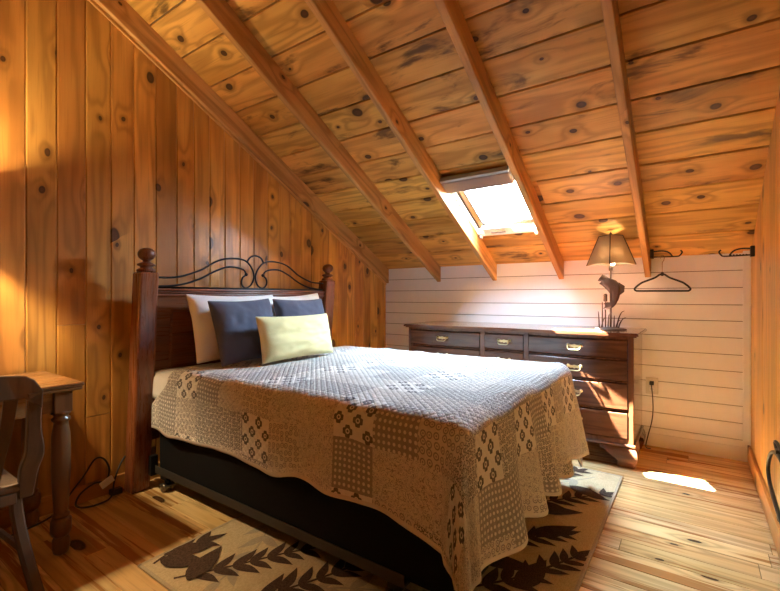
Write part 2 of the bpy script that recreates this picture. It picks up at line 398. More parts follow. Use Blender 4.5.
# floor boards along x
mb = MB(); y = YR-.05
while y < YB+.06:
    wd = random.choice((.105, .118, .118, .13)); x = XL-.05 - random.random()*1.2
    while x < XR+.05:
        ln = random.uniform(1.1, 2.6); x0 = max(x, XL-.04); x1 = min(x+ln, XR+.04)
        if x1 > x0+.02:
            c = .0022; h = random.uniform(-.0006, .0)
            mb.prism([(y, -.03), (y+wd, -.03), (y+wd, -.004), (y+wd-c, h), (y+c, h), (y, -.004)], 'x', x0, x1-.002)
        x += ln
    y += wd
mb.box((XL-.1, YR-.1, -.06), (XR+.1, YB+.1, -.029), 0, 1)
struct('floor', mb, [M['floor_pine'], M['gap_dark']])
# left plank wall
seams = [.715, .844, .976, 1.101, 1.225, 1.354, 1.487, 1.604, 1.72, 1.837, 1.962, 2.085, 2.217, 2.337]
y = seams[0]
low = []
while y > YR-.1: y -= random.choice((.118, .128, .14)); low.append(y)
y = seams[-1]; hi = []
while y < YB+.06: y += random.choice((.115, .122, .128)); hi.append(y)
S = sorted(low)+seams+hi
def plank_v(mb, y0, y1, z0, z1, xf, sgn, c=.006, t=.03):
    """vertical plank whose face is at x = xf and looks towards sgn"""
    h = random.uniform(0, .0015)
    pts = [(xf-sgn*t, y0), (xf-sgn*t, y1), (xf-sgn*c, y1), (xf-sgn*h, y1-c), (xf-sgn*h, y0+c), (xf-sgn*c, y0)]
    mb.prism(pts, 'z', z0, z1)
def rooftop(y):
    return roof(max(y, RIDGE)) if y >= RIDGE else roof(RIDGE)-SL*(RIDGE-y)
mb = MB()
for y0, y1 in zip(S, S[1:]):
    zt = max(rooftop(y0), rooftop(y1), rooftop(y0)) + .05
    cut = .455 if abs(y0-.976) < .01 else None
    if abs(y0-.976) < .01:
        plank_v(mb, y0, y1, -.02, .455, XL, 1); plank_v(mb, y0, y1, .459, zt, XL, 1)
    elif abs(y0-.844) < .01:
        plank_v(mb, y0, y1, -.02, .97, XL, 1); plank_v(mb, y0, y1, .973, zt, XL, 1)
    else:
        plank_v(mb, y0, y1, -.02, zt, XL, 1)
mb.box((XL-.09, YR-.1, -.05), (XL-.029, YB+.1, 3.6))
struct('wall_left', mb, M['wall_pine'])
# right plank wall
mb = MB(); ys = [YB+.06, 3.70, 3.60, 3.446, 3.209, 2.967, 2.699]
while ys[-1] > YR-.1: ys.append(ys[-1]-random.choice((.2, .235, .25)))
ys = ys[::-1]
for y0, y1 in zip(ys, ys[1:]): plank_v(mb, y0, y1, -.02, max(rooftop(y0), rooftop(y1))+.05, XR, -1, .005)
mb.box((XR+.029, YR-.1, -.05), (XR+.09, YB+.1, 3.6))
struct('wall_right', mb, M['right_pine'])
# white shiplap knee wall
zs = [-.02, .142, .256, .373, .491, .607, .723, .84, .956, 1.069, 1.189, 1.308, 1.428, 1.53]
mb = MB()
for z0, z1 in zip(zs, zs[1:]):
    c = .004; t = .03; h = 0
    mb.prism([(YB+t, z0), (YB+t, z1), (YB+.03, z1), (YB+.03, z1-.0055), (YB, z1-.005), (YB, z0+.0015), (YB+.003, z0)], 'x', XL-.03, XR+.03)
mb.box((XL, YB+.012, 0), (XR, YB+.02, 1.5), 0, 1)  # dark sheet behind the white boards: groove shadow put in as colour
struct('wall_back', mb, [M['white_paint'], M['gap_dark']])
mb = MB(); mb.box((XL, YB-.014, 0), (XR-.016, YB+.004, .095), .003); mb.box((XL, YB-.008, .095), (XR-.016, YB+.004, .14), .003)
struct('baseboard_back', mb, M['white_paint'])
mb = MB(); mb.box((XR-.042, YB-.018, .135), (XR, YB+.004, 1.47), .003); struct('trim_1', mb, M['white_paint'])
mb = MB(); mb.box((XL, YR, 0), (XL+.016, YB-.014, .092), .003); struct('baseboard_left', mb, M['base_pine'])
mb = MB(); mb.box((XR-.018, YR, 0), (XR, YB-.002, .115), .004); struct('baseboard_right', mb, M['base_pine'])
# rear wall
mb = MB(); x = XL-.04
while x < XR+.04:
    x1 = min(x+.14, XR+.05)
    segs = [(-.02, 3.4)]
    for z0, z1 in segs: mb.prism([(x, YR-.03), (x1, YR-.03), (x1, YR-.006), (x1-.006, YR), (x+.006, YR), (x, YR-.006)], 'z', z0, z1)
    x = x1
struct('wall_rear', mb, M['wall_pine'])
# ceiling boards (main slope), with the skylight opening
def slope_prism(mb, x0, x1, y0, y1, t0, t1, c=0.0, sgn=1, base=None):
    """board on the slope between y0 and y1 (y0<y1); t0..t1 = offsets along the outward roof normal"""
    n = Vector((0, SL, 1)).normalized()
    def P(y, t):
        z = roof(y); return (y+n.y*t, z+n.z*t)
    mb.prism([P(y0, t1), P(y1, t1), P(y1, t0+c*1.6), P(y1-c, t0), P(y0+c, t0), P(y0, t0+c*1.6)], 'x', x0, x1)
SK = (-1.478, -.935, 2.78, 3.395)      # opening x0,x1,y0,y1
cs = [RIDGE-.02, .28, .49, .70, .90, 1.10, 1.30, 1.50, 1.70, 1.898, 2.099, 2.302, 2.505, 2.706, 2.927, 3.141, 3.35, 3.576, YB+.03]
mb = MB()
for i, (y0, y1) in enumerate(zip(cs, cs[1:])):
    joint = random.choice((None, None, -2.061+.6*random.randint(0, 3)))
    xs = [XL-.03] + ([joint] if joint else []) + [XR+.03]
    for x0, x1 in zip(xs, xs[1:]):
        th = random.uniform(-.004, .0)
        pieces = [(x0, x1, y0, y1)]
        if y1 > SK[2] and y0 < SK[3]:
            pieces = []
            if x0 < SK[0]: pieces.append((x0, min(x1, SK[0]), y0, y1))
            if x1 > SK[1]: pieces.append((max(x0, SK[1]), x1, y0, y1))
            if x0 < SK[1] and x1 > SK[0]:
                if y0 < SK[2]: pieces.append((max(x0, SK[0]), min(x1, SK[1]), y0, SK[2]))
                if y1 > SK[3]: pieces.append((max(x0, SK[0]), min(x1, SK[1]), SK[3], y1))
        for a, b, c_, d in pieces: slope_prism(mb, a, b-.002, c_+.003, d-.003, th, .03, .003)
struct('ceiling', mb, M['ceil_pine'])
# roof deck above the boards keeps daylight out, same opening
mb = MB()
for a, b, c_, d in ((XL-.1, SK[0], RIDGE-.05, YB+.12), (SK[1], XR+.1, RIDGE-.05, YB+.12), (SK[0], SK[1], RIDGE-.05, SK[2]), (SK[0], SK[1], SK[3], YB+.12)):
    slope_prism(mb, a, b, c_, d, .031, .085)
struct('ceiling_deck', mb, M['roof_dark'])
# other side of the ridge
mb = MB(); y = RIDGE+.03; zr = roof(RIDGE)
while y > YR-.1:
    y1 = y-.2; f = lambda q: zr-SL*(RIDGE-q)
    mb.prism([(y, f(y)), (y1, f(y1)), (y1, f(y1)+.06), (y, f(y)+.06)], 'x', XL-.06, XR+.06); y = y1
struct('ceiling_rear', mb, M['ceil_pine'])

# skylight
w1 = bpy.data.objects.new('window_1', None); C.objects.link(w1); w1['kind'] = 'structure'
def sbox(mb, x0, x1, y0, y1, t0, t1, bev=.0):
    n = Vector((0, SL, 1)).normalized(); s_ = Vector((0, 1, -SL)).normalized(); L = math.sqrt(1+SL*SL)
    o = Vector((0, y0, roof(y0)))
    t = MB(); t.box((x0, 0, t0), (x1, (y1-y0)*L, t1), bev)
    t.xform(lambda c: (c.x, (o+s_*c.y+n*c.z).y, (o+s_*c.y+n*c.z).z)); mb.merge(t.bm)
mb = MB()                                   # white lining and sill
sbox(mb, SK[0], SK[0]+.008, SK[2], SK[3], -.012, .08); sbox(mb, SK[1]-.008, SK[1], SK[2], SK[3], -.012, .08)
sbox(mb, SK[0], SK[1], SK[2], SK[2]+.012, -.01, .08); sbox(mb, SK[0]+.008, SK[1]-.008, SK[3]-.035, SK[3], -.022, .08, .004)
mb.build('frame', M['white_paint'], w1)
mb = MB()
sbox(mb, SK[0]+.02, SK[0]+.062, SK[2]+.01, SK[3]-.035, .035, .08, .004); sbox(mb, SK[1]-.045, SK[1]-.01, SK[2]+.01, SK[3]-.035, .035, .08, .004)
sbox(mb, SK[0]+.02, SK[1]-.01, SK[3]-.075, SK[3]-.036, .038, .08, .004); sbox(mb, SK[0]+.02, SK[1]-.01, SK[2]+.005, SK[2]+.05, .038, .08, .004)
mb.build('sash', M['skylight_wood'], w1)
mb = MB()
for a_, b_ in ((SK[0]+.008, SK[0]+.02), (SK[0]+.062, SK[0]+.072), (SK[1]-.055, SK[1]-.045)): sbox(mb, a_, b_, SK[2]+.012, SK[3]-.04, .03, .065)
sbox(mb, SK[0]+.062, SK[1]-.045, SK[3]-.085, SK[3]-.075, .034, .065)
mb.build('gasket', M['black_plastic'], w1)
mb = MB(); sbox(mb, SK[0]+.06, SK[1]-.043, SK[2]+.045, SK[3]-.07, .066, .070); mb.build('pane', M['glass'], w1)
mb = MB(); sbox(mb, SK[0]+.002, SK[1]-.0405, SK[2]-.03, SK[2]+.075, -.075, -.012, .012)
bl = mb.build('blind_cassette', M['brown_blind'], w1)
mb = MB(); sbox(mb, SK[0]+.002, SK[1]-.0405, SK[2]-.046, SK[2]-.025, -.070, -.03, .004); mb.build('rail', M['grey_alu'], bl)
mb = MB(); sbox(mb, SK[0]+.07, SK[0]+.32, SK[3]-.10, SK[3]-.045, -.035, .004, .006); ob = mb.build('opener', M['white_plastic'], w1)
mb = MB(); sbox(mb, SK[0]+.14, SK[0]+.26, SK[3]-.065, SK[3]-.05, -.046, -.035, .003); mb.build('crank', M['grey_alu'], ob)
for xx in (SK[0]+.03, SK[1]-.06):
    mb = MB(); sbox(mb, xx-.011, xx+.011, SK[3]-.016, SK[3]+.006, -.045, -.02, .004); mb.build('screen_clip', M['white_plastic'], w1)

# rafters
bx = [-2.695, -2.061, -1.479, -.893, -.264]
bl_ = ['pine rafter lying tight along the top of the headboard plank wall', 'pine rafter in the middle between wall rafter and skylight rafters',
       'pine rafter on the headboard side of the skylight', 'pine rafter on the lamp side of the skylight', 'pine rafter carrying the black hanging arm with the coat hanger, beside the lamp shade']
for i, (x, lb) in enumerate(zip(bx, bl_)):
    mb = MB(); W = .0405
    ys = [YB-.001] + [YB-.25*k for k in range(1, 15)] + [RIDGE+.02]
    n = Vector((0, SL, 1)).normalized(); rings = []
    for y in ys:
        wob = .0025*noise.noise(Vector((i*7.1, y*2.3, 0)))
        dz = .157
        z1 = roof(y)-.0045; z0 = roof(y)-dz+wob
        c = .004
        rings.append([mb.bm.verts.new(p) for p in ((x-W, y, z1), (x-W+wob*.3, y, z0+c), (x-W+c, y, z0), (x-c, y, z0), (x+wob*.3, y, z0+c), (x, y, z1))])
    for A, B in zip(rings, rings[1:]):
        for j in range(6): mb.face([A[j], A[(j+1) % 6], B[(j+1) % 6], B[j]])
    mb.face(rings[0]); mb.face(rings[-1][::-1])
    tag(mb.build('rafter', M['beam_pine']), lb, 'rafter', 'sloping rafters under the ceiling boards')
# moulding strip along the wall rafter
mb = MB()
def P(y, d): return (y, roof(y)-d)
mb.prism([P(YB-.005, .157), P(RIDGE, .157), P(RIDGE, .178), P(YB-.005, .178)], 'x', XL, XL+.014)
struct('trim_2', mb, M['beam_pine'])

# ------------------------------------------------------------------ rug
RX0, RX1, RY0, RY1 = -1.885, -.36, .86, 3.02
mb = MB(); mb.box((RX0, RY0, .0005), (RX1, RY1, .008), .003)
e = .012
for a, b in (((RX0-.002, RY0-.002, .0005), (RX0+e, RY1+.002, .0095)), ((RX1-e, RY0-.002, .0005), (RX1+.002, RY1+.002, .0095)), ((RX0, RY0-.002, .0005), (RX1, RY0+e, .0095)), ((RX0, RY1-e, .0005), (RX1, RY1+.002, .0095))):
    mb.box(a, b, .002, 3)
lz = [.0086]
def leaf(base, ang, ln, wd, mi, curl=.0):
    n = 9; L, R = [], []
    lz[0] += .00002
    d = Vector((math.cos(ang), math.sin(ang))); q = Vector((-d.y, d.x))
    for i in range(n+1):
        t = i/n; w_ = wd*math.sin(PI*t**.8)*(1-.25*t) ; c = Vector(base)+d*ln*t+q*curl*math.sin(PI*t)*ln
        L.append(c+q*w_); R.append(c-q*w_)
    pts = L[:-1]+[L[-1]]+R[1:-1][::-1]
    cl = lambda p: (min(max(p.x, RX0+e), RX1-e), min(max(p.y, RY0+e), RY1-e))
    vs = [mb.bm.verts.new((*cl(p), lz[0])) for p in pts]
    f = mb.face(vs, mi)
    if f and f.normal.z < 0: f.normal_flip()
def frond(pts, mi, ln, wd, step=.075, stem=.006):
    P = catmull([Vector((*p, 0)) for p in pts], 10)
    acc = 0; side = 1
    for i in range(1, len(P)):
        seg = (P[i]-P[i-1]); acc += seg.length
        a = math.atan2(seg.y, seg.x)
        q = Vector((-seg.y, seg.x, 0)).normalized()*stem
        vs = [mb.bm.verts.new((p.x, p.y, lz[0]+.0001)) for p in (P[i-1]+q, P[i-1]-q, P[i]-q, P[i]+q)]
        mb.face(vs, mi)
        if acc > step:
            acc = 0; t = i/len(P); k = (1-.35*t)*random.uniform(.85, 1.1)
            for s_ in (1, -1): leaf((P[i].x, P[i].y), a+s_*random.uniform(.65, .85), ln*k, wd*k, mi, -s_*.06)
    seg = P[-1]-P[-3]; leaf((P[-1].x, P[-1].y), math.atan2(seg.y, seg.x), ln*.8, wd*.8, mi)
random.seed(11)
for pts in ([(-1.8, 1.5), (-1.6, 1.25), (-1.52, 1.0)], [(-1.78, 1.9), (-1.6, 2.3), (-1.4, 2.7)], [(-1.3, .95), (-1.15, 1.2), (-.9, 1.35)], [(-.5, 2.9), (-.75, 2.6), (-1.0, 2.5)], [(-.95, 1.0), (-.7, 1.1), (-.55, 1.35)]):
    frond(pts, 2, .16, .030, .11, .004)
for pts in ([(-1.68, .90), (-1.56, 1.08), (-1.44, 1.28), (-1.30, 1.46)], [(-1.84, .90), (-1.86, .99), (-1.83, 1.10)], [(-1.35, .95), (-1.2, 1.25), (-1.1, 1.5)],
            [(-.95, 1.6), (-.75, 1.85), (-.52, 2.1)], [(-.85, 2.15), (-.66, 2.4), (-.43, 2.66)], [(-.72, 1.5), (-.56, 1.7), (-.42, 1.95)], [(-1.0, 2.4), (-.8, 2.65), (-.62, 2.92)],
            [(-1.7, 1.6), (-1.5, 1.9), (-1.3, 2.3)], [(-1.1, .92), (-.9, 1.1), (-.6, 1.2)]):
    frond(pts, 1, .155, .028, .06)
for b, a, l in (((-1.62, .92), 2.0, .24), ((-1.85, .93), .5, .22), ((-1.86, .97), 1.0, .2), ((-.62, 2.02), .9, .26), ((-.78, 1.72), .2, .28), ((-.70, 2.28), .4, .26), ((-.55, 1.62), 1.4, .25), ((-.60, 2.68), -.3, .22), ((-.56, 1.5), .6, .2)):
    leaf(b, a, l, .055, 1)
rug = tag(mb.build('area_rug', [M['rug_beige'], M['rug_brown'], M['rug_grey'], M['rug_edge']], normals=False), 'beige area rug with dark brown leaf fronds lying under the bed', 'rug')

# ------------------------------------------------------------------ bed
BY0, BY1, BXH, BXF = 1.238, 2.745, -2.575, -.585
LEAN = .085
bed = empty('bed', (-2.65, 1.94, 0), 'dark stained bed with turned posts, iron scrolls and a black metal frame', 'bed')
lean = lambda c: (c.x + LEAN*c.z, c.y, c.z)
def bp(mb, name, mat, parent, shear=True):
    if shear: mb.xform(lean)
    return mb.build(name, mat, parent, world=True)
for yc in (1.203, 2.682):
    mb = MB(); mb.box((-2.70, yc-.053, 0), (-2.60, yc+.053, 1.262), .012)
    post = bp(mb, 'bed_post', M['bed_wood'], bed)
    prof = [(.046, 0), (.048, .006), (.048, .014), (.040, .020), (.030, .026), (.034, .032), (.047, .037), (.047, .045), (.034, .052), (.020, .058), (.019, .064), (.028, .070), (.040, .080), (.046, .095), (.046, .108), (.040, .122), (.028, .132), (.012, .137)]
    mb = MB(); mb.lathe(prof, (-2.65, yc, 1.262), 28); bp(mb, 'finial', M['bed_wood'], post)
mb = MB()
mb.box((-2.665, 1.25, .28), (-2.635, 2.63, .46)); mb.box((-2.665, 1.25, .46), (-2.635, 1.345, 1.05)); mb.box((-2.665, 2.54, .46), (-2.635, 2.63, 1.05))
mb.box((-2.665, 1.90, .46), (-2.635, 1.985, 1.05)); mb.box((-2.665, 1.25, 1.05), (-2.635, 2.63, 1.125))
hb = bp(mb, 'headboard', M['bed_wood_y'], bed)
for y0, y1 in ((1.345, 1.90), (1.985, 2.54)):
    mb = MB(); mb.box((-2.662, y0-.002, .458), (-2.648, y1+.002, 1.052)); 
    for a, b in (((y0, .46), (y0+.018, 1.05)), ((y1-.018, .46), (y1, 1.05)), ((y0, 1.032), (y1, 1.05)), ((y0, .46), (y1, .478))): mb.box((-2.65, a[0], a[1]), (-2.632, b[0], b[1]), .006)
    bp(mb, 'inset_panel', M['bed_wood_y'], hb)
mb = MB(); mb.box((-2.672, 1.25, 1.122), (-2.622, 2.635, 1.140), .006); mb.box((-2.668, 1.25, 1.140), (-2.628, 2.635, 1.156), .007); mb.box((-2.676, 1.25, 1.156), (-2.618, 2.635, 1.172), .006)
bp(mb, 'top_rail', M['bed_wood_y'], bed)
# iron scrollwork, mirrored about the headboard centre
A = [(1.256, 1.235), (1.364, 1.239), (1.439, 1.256), (1.539, 1.294), (1.632, 1.349), (1.708, 1.374), (1.808, 1.381), (1.873, 1.364), (1.92, 1.314), (1.936, 1.26), (1.915, 1.206), (1.871, 1.184), (1.838, 1.209), (1.842, 1.252), (1.871, 1.274)]
B = [(1.256, 1.182), (1.348, 1.188), (1.441, 1.204), (1.541, 1.241), (1.636, 1.29), (1.724, 1.321), (1.801, 1.32), (1.851, 1.305), (1.87, 1.279)]
D = [(1.873, 1.364), (1.898, 1.398), (1.943, 1.411), (1.988, 1.398), (2.013, 1.364)]
mb = MB(); cy = 1.9425
for line in (A, B):
    for s_ in (0, 1): mb.tube([(-2.648, (2*cy-y) if s_ else y, z) for y, z in line], .0062, 8, sub=5)
mb.tube([(-2.648, y, z) for y, z in D], .0062, 8, sub=6)
for s_ in (1, -1): mb.lathe([(.004, -.012), (.011, -.006), (.012, 0), (.011, .006), (.004, .012)], (-2.648, cy-s_*.0715, 1.277), 10)
mb.tube([(-2.648, 1.252, 1.178), (-2.648, 2.632, 1.178)], .006, 8, sub=1)
bp(mb, 'iron_scrollwork', M['iron'], bed)
# metal frame
def rail(y0, sg):
    mb = MB(); mb.box((-2.61, y0, .098), (-.83, y0+sg*.004, .143), .001); mb.box((-2.61, y0, .098), (-.83, y0+sg*.04, .102), .001)
    return mb.build('side_rail', M['rail_metal'], bed, world=True)
rail(1.262, 1); rail(2.725, -1)
for xx in (-2.45, -.85):
    mb = MB(); mb.box((xx-.018, 1.267, .102), (xx+.018, 2.72, .108), .001); mb.build('cross_bar', M['black_metal'], bed, world=True)
for xx in (-2.49, -.88):
    for yy in (1.298, 2.66):
        fz = .0095 if xx > -1.5 else 0
        mb = MB(); mb.box((xx-.03, yy-.028, .07), (xx+.03, yy+.028, .102), .004); mb.lathe([(.016, .035+fz), (.016, .08)], (xx, yy, 0), 12)
        lg = mb.build('frame_leg', M['black_metal'], bed, world=True)
        mb = MB()
        for s_ in (-.014, .014):
            t = MB(); t.lathe([(.008, -.009), (.024, -.008), (.024, .008), (.008, .009)], (0, 0, 0), 16); t.xform(lambda c: (xx+c.x, yy+c.z+s_*1.6, .0245+fz+c.y)); mb.merge(t.bm)
        mb.box((xx-.034, yy-.034, .03+fz), (xx+.034, yy+.034, .04+fz), .003)
        mb.build('caster', M['copper_grey'], lg, world=True)
for yy in (1.25, 2.70):
    mb = MB(); mb.box((-2.598, yy-.012, .085), (-2.56, yy+.03, .20), .003); mb.build('frame_bracket', M['black_metal'], bed, world=True)
mb = MB(); mb.box((BXH+.02, BY0+.035, .1085), (BXF-.03, BY1-.035, .378), .03)
tag(mb.build('box_spring', M['black_cloth']), 'black box spring resting on the metal bed frame below the quilt hem', 'box spring')
mb = MB(); mb.box((BXH+.02, BY0+.02, .3785), (BXF-.015, BY1-.02, .682), .05)
tag(mb.build('mattress', M['mattress']), 'white mattress hidden beneath the patchwork quilt', 'mattress')

def drape(name, mat, x0f, xf, yn, yf, ztop, R, drop_n, drop_f, drop_foot, step, thick, waves=True, xend=None, binding=None):
    """cloth over the mattress: u along the bed, v across"""
    rn = PI/2*R + drop_n - R; rf = PI/2*R + drop_f - R; rt = PI/2*R + drop_foot - R
    vs_ = []; v0, v1 = yn+R-rn, yf-R+rf; u1 = xend if xend is not None else xf-R+rt
    nv = int((v1-v0)/step); nu = int((u1-x0f(0))/step)
    bm = bmesh.new(); uvl = bm.loops.layers.uv.new('UVMap'); grid = []
    for j in range(nv+1):
        v = v0+(v1-v0)*j/nv; row = []
        ov = max(0, (yn+R)-v, v-(yf-R)); u0 = x0f(ov)
        for i in range(nu+1):
            u = u0+(u1-u0)*i/nu
            au = max(0, u-(xf-R)); sv = -1 if v < yn+R else 1; av = ov
            # near side hangs a little lower towards the foot
            if waves and sv < 0 and av > 0:
                k = max(0, min(1, (u+1.1)/.5)); av *= 1+.22*k*k
            r = math.hypot(au, av); bx_, by_ = min(u, xf-R), min(max(v, yn+R), yf-R)
            n = noise.noise(Vector((u*2.1, v*2.1, 3.3))); n2 = noise.noise(Vector((u*7, v*7, 8.1)))
            if r == 0:
                p = Vector((bx_, by_, ztop + .008*n + .004*n2))
            else:
                cu, cv = au/r, sv*av/r; phi = r/R
                if phi < PI/2: out = R*math.sin(phi); dz = R*(1-math.cos(phi)); hang = 0
                else: hang = r-PI/2*R; out = R; dz = R+hang
                if waves:
                    th = math.atan2(av, au)      # 0 = foot, pi/2 = side
                    s_ = (v if au > av else 0)
                    amp = hang*(.10 if au > av*.6 else .035)
                    ph = 15.5*v + 4*math.sin(3.1*v) if au > av*.6 else 11*u + 2*math.sin(5*u)
                    cornr = max(0, min(au, av))/max(r, .001)
                    out += hang*(.10*cu*cu + .03) + amp*(math.sin(ph)*.75) + hang*.12*cornr*math.sin(9*th+1)
                    dz += .03*hang*math.sin(ph+1.0) + .012*n2
                p = Vector((bx_+cu*out, by_+cv*out, ztop-dz + .008*n*(1-min(1, phi)) ))
                p.z = max(p.z, .014)
            row.append((bm.verts.new(p), (u, v)))
        grid.append(row)
    for j in range(nv):
        for i in range(nu):
            q = [grid[j][i], grid[j][i+1], grid[j+1][i+1], grid[j+1][i]]
            f = bm.faces.new([a for a, _ in q]); f.smooth = True
            for lp, (_, uv_) in zip(f.loops, q): lp[uvl].uv = uv_
            if binding is not None and (j < 1 or j >= nv-1 or i >= nu-1): f.material_index = 1
    me = bpy.data.meshes.new(name); bm.to_mesh(me); bm.free(); me.materials.append(mat)
    if binding is not None: me.materials.append(binding)
    o = bpy.data.objects.new(name, me); C.objects.link(o)
    m = o.modifiers.new('thickness', 'SOLIDIFY'); m.thickness = thick; m.offset = -1
    return o
bk = drape('blanket', M['blanket_white'], lambda d: -2.575, BXF-.02, BY0+.004, BY1-.004, .694, .055, .155, .155, .2, .03, .006, False, xend=-2.2)
tag(bk, 'white blanket edge showing at the head of the bed between quilt and headboard', 'blanket')
q = drape('quilt', M['quilt'], lambda d: -2.36-.16*min(1, max(0, d-.12)/.14), BXF, BY0-.012, BY1+.012, .722, .075, .355, .36, .50, .0175, .009, True, binding=M['quilt_bind'])
tag(q, 'cream and grey patchwork quilt with florets draped over the bed', 'quilt')

# pillows
def pillow(name, label, mat, center, w_, h_, t_, yaw, tilt, roll=0., group=None, seed=0., pipe=0):
    """w along y, h up, t along x before tilting back towards the headboard"""
    N = 22; bm = bmesh.new(); F = []; B_ = []
    def edge(a, b):   # pull the sides in a little so corners stay sharp
        return a*(1-.045*(1-b*b)), b
    for j in range(N+1):
        rF = []; rB = []
        for i in range(N+1):
            a, b = -1+2*i/N, -1+2*j/N
            y_ = a*(1-.05*(1-b*b)**1.0); z_ = b*(1-.07*(1-a*a)**1.0)
            th = max(0, (1-a**4)*(1-b**4))**.55*(1-.15*(a*a+b*b)/2)
            nz = noise.noise(Vector((a*2.2+seed, b*2.2, seed))) + .5*noise.noise(Vector((a*5, b*5+seed, seed)))
            d = t_/2*th*(1+.26*nz)
            wr = .009*noise.noise(Vector((a*8, b*8, seed+3)))*th
            y_, z_ = y_*w_/2, z_*h_/2
            onb = i in (0, N) or j in (0, N)
            v = bm.verts.new((d+wr+.0, y_, z_)); rF.append(v)
            rB.append(v if onb else bm.verts.new((-d*.8, y_, z_)))
        F.append(rF); B_.append(rB)
    for j in range(N):
        for i in range(N):
            f = bm.faces.new((F[j][i], F[j][i+1], F[j+1][i+1], F[j+1][i])); f.smooth = True
            f = bm.faces.new((B_[j][i], B_[j+1][i], B_[j+1][i+1], B_[j][i+1])); f.smooth = True
    me = bpy.data.meshes.new(name); bm.to_mesh(me); bm.free(); me.materials.append(mat)
    o = bpy.data.objects.new(name, me); C.objects.link(o)
    o.location = center; o.rotation_euler = (Matrix.Rotation(yaw, 4, 'Z')@Matrix.Rotation(-tilt, 4, 'Y')@Matrix.Rotation(roll, 4, 'X')).to_euler()
    s = o.modifiers.new('smooth', 'SUBSURF'); s.levels = s.render_levels = 1
    tag(o, label, 'pillow', group); return o
pillow('pillow', 'white bed pillow behind the larger navy cushion, nearest the desk', M['white_linen'], (-2.37, 1.69, .938), .66, .43, .15, .0, .28, 0, 'pillows against the headboard', 1)
pillow('pillow', 'white bed pillow behind the smaller navy cushion, mostly hidden', M['white_linen'], (-2.42, 2.26, .938), .52, .43, .13, .02, .22, .06, 'pillows against the headboard', 5)
pillow('throw_cushion', 'square navy cushion leaning on a white pillow, in front of the bed panel', M['navy_linen'], (-2.21, 1.635, .922), .47, .40, .13, .05, .30, .03, 'cushions on the bed', 9)
pillow('throw_cushion', 'navy cushion partly hidden behind the yellow oblong one', M['navy_linen'], (-2.25, 2.13, .924), .46, .40, .12, -.05, .28, .0, 'cushions on the bed', 13)
pillow('throw_cushion', 'oblong pale yellow cushion standing in front of two navy ones', M['yellow_cotton'], (-2.04, 1.885, .874), .63, .285, .13, .03, .22, .0, 'cushions on the bed', 21)

# ------------------------------------------------------------------ dresser
DX0, DX1, DYF, DYB, DZ = -2.055, -.320, 3.205, 3.765, .885
dr = empty('dresser', ((DX0+DX1)/2, 3.48, 0), 'long mahogany dresser with brass bail pulls standing against the white wall', 'dresser')
cols = [(-2.03, -1.385), (-1.345, -1.04), (-1.00, -.354)]
rows = [(.713, .838), (.563, .702), (.375, .552), (.185, .363)]
def bow(x):      # serpentine front
    for (a, b), k in zip(cols, (.022, -.012, .022)):
        if a-.02 <= x <= b+.02: t = (x-a)/(b-a); return k*math.sin(PI*max(0, min(1, t)))
    return 0
def front_strip(mb, x0, x1, z0, z1, yb, off, n=14, bev=.004):
    """slab following the bowed front; off = how far in front of DYF"""
    rows_ = []
    for i in range(n+1):
        x = x0+(x1-x0)*i/n; yf = DYF-off-bow(x)
        rows_.append([mb.bm.verts.new(p) for p in ((x, yb, z0), (x, yf+bev, z0), (x, yf, z0+bev), (x, yf, z1-bev), (x, yf+bev, z1), (x, yb, z1))])
    for A_, B_ in zip(rows_, rows_[1:]):
        for j in range(6): mb.face([A_[j], A_[(j+1) % 6], B_[(j+1) % 6], B_[j]])
    mb.face(rows_[0]); mb.face(rows_[-1][::-1])
mb = MB()
mb.box((DX0, DYF+.02, .15), (DX0+.02, DYB, .857)); mb.box((DX1-.02, DYF+.02, .15), (DX1, DYB, .857)); mb.box((DX0+.02, DYB-.012, .15), (DX1-.02, DYB, .857))
mb.box((DX0+.02, DYF+.05, .15), (DX1-.02, DYB-.012, .165))
mb.build('case', M['mahogany_v'], dr, world=True)
mb = MB()
for x0, x1 in ((DX0, cols[0][0]), (cols[0][1], cols[1][0]), (cols[1][1], cols[2][0]), (cols[2][1], DX1)): mb.box((x0, DYF-.004, .15), (x1, DYF+.03, .857), .003)
for z0, z1 in ((.838, .857), (.702, .713), (.552, .563), (.363, .375), (.15, .185)):
    for a, b in cols: front_strip(mb, a-.004, b+.004, z0, z1, DYF+.03, -.004)
mb.build('face_frame', M['mahogany_v'], dr, world=True)
mb = MB()
pts = [(DX0-.03, DYB+.01)]; N = 80
fr = []
for i in range(N+1):
    x = DX0-.03+(DX1-DX0+.06)*i/N; fr.append((x, DYF-.04-bow(x)))
for (o0, o1, z0, z1) in ((.012, .012, .857, .866), (0, 0, .866, .880), (.006, .006, .880, .886)):
    poly = [(DX0-.03+o0, DYB+.01)]+[(min(max(x, DX0-.03+o0), DX1+.03-o0), y+o0) for x, y in fr]+[(DX1+.03-o0, DYB+.01)]
    mb.prism(poly, 'z', z0, z1)
mb.build('dresser_top', M['mahogany'], dr, world=True)
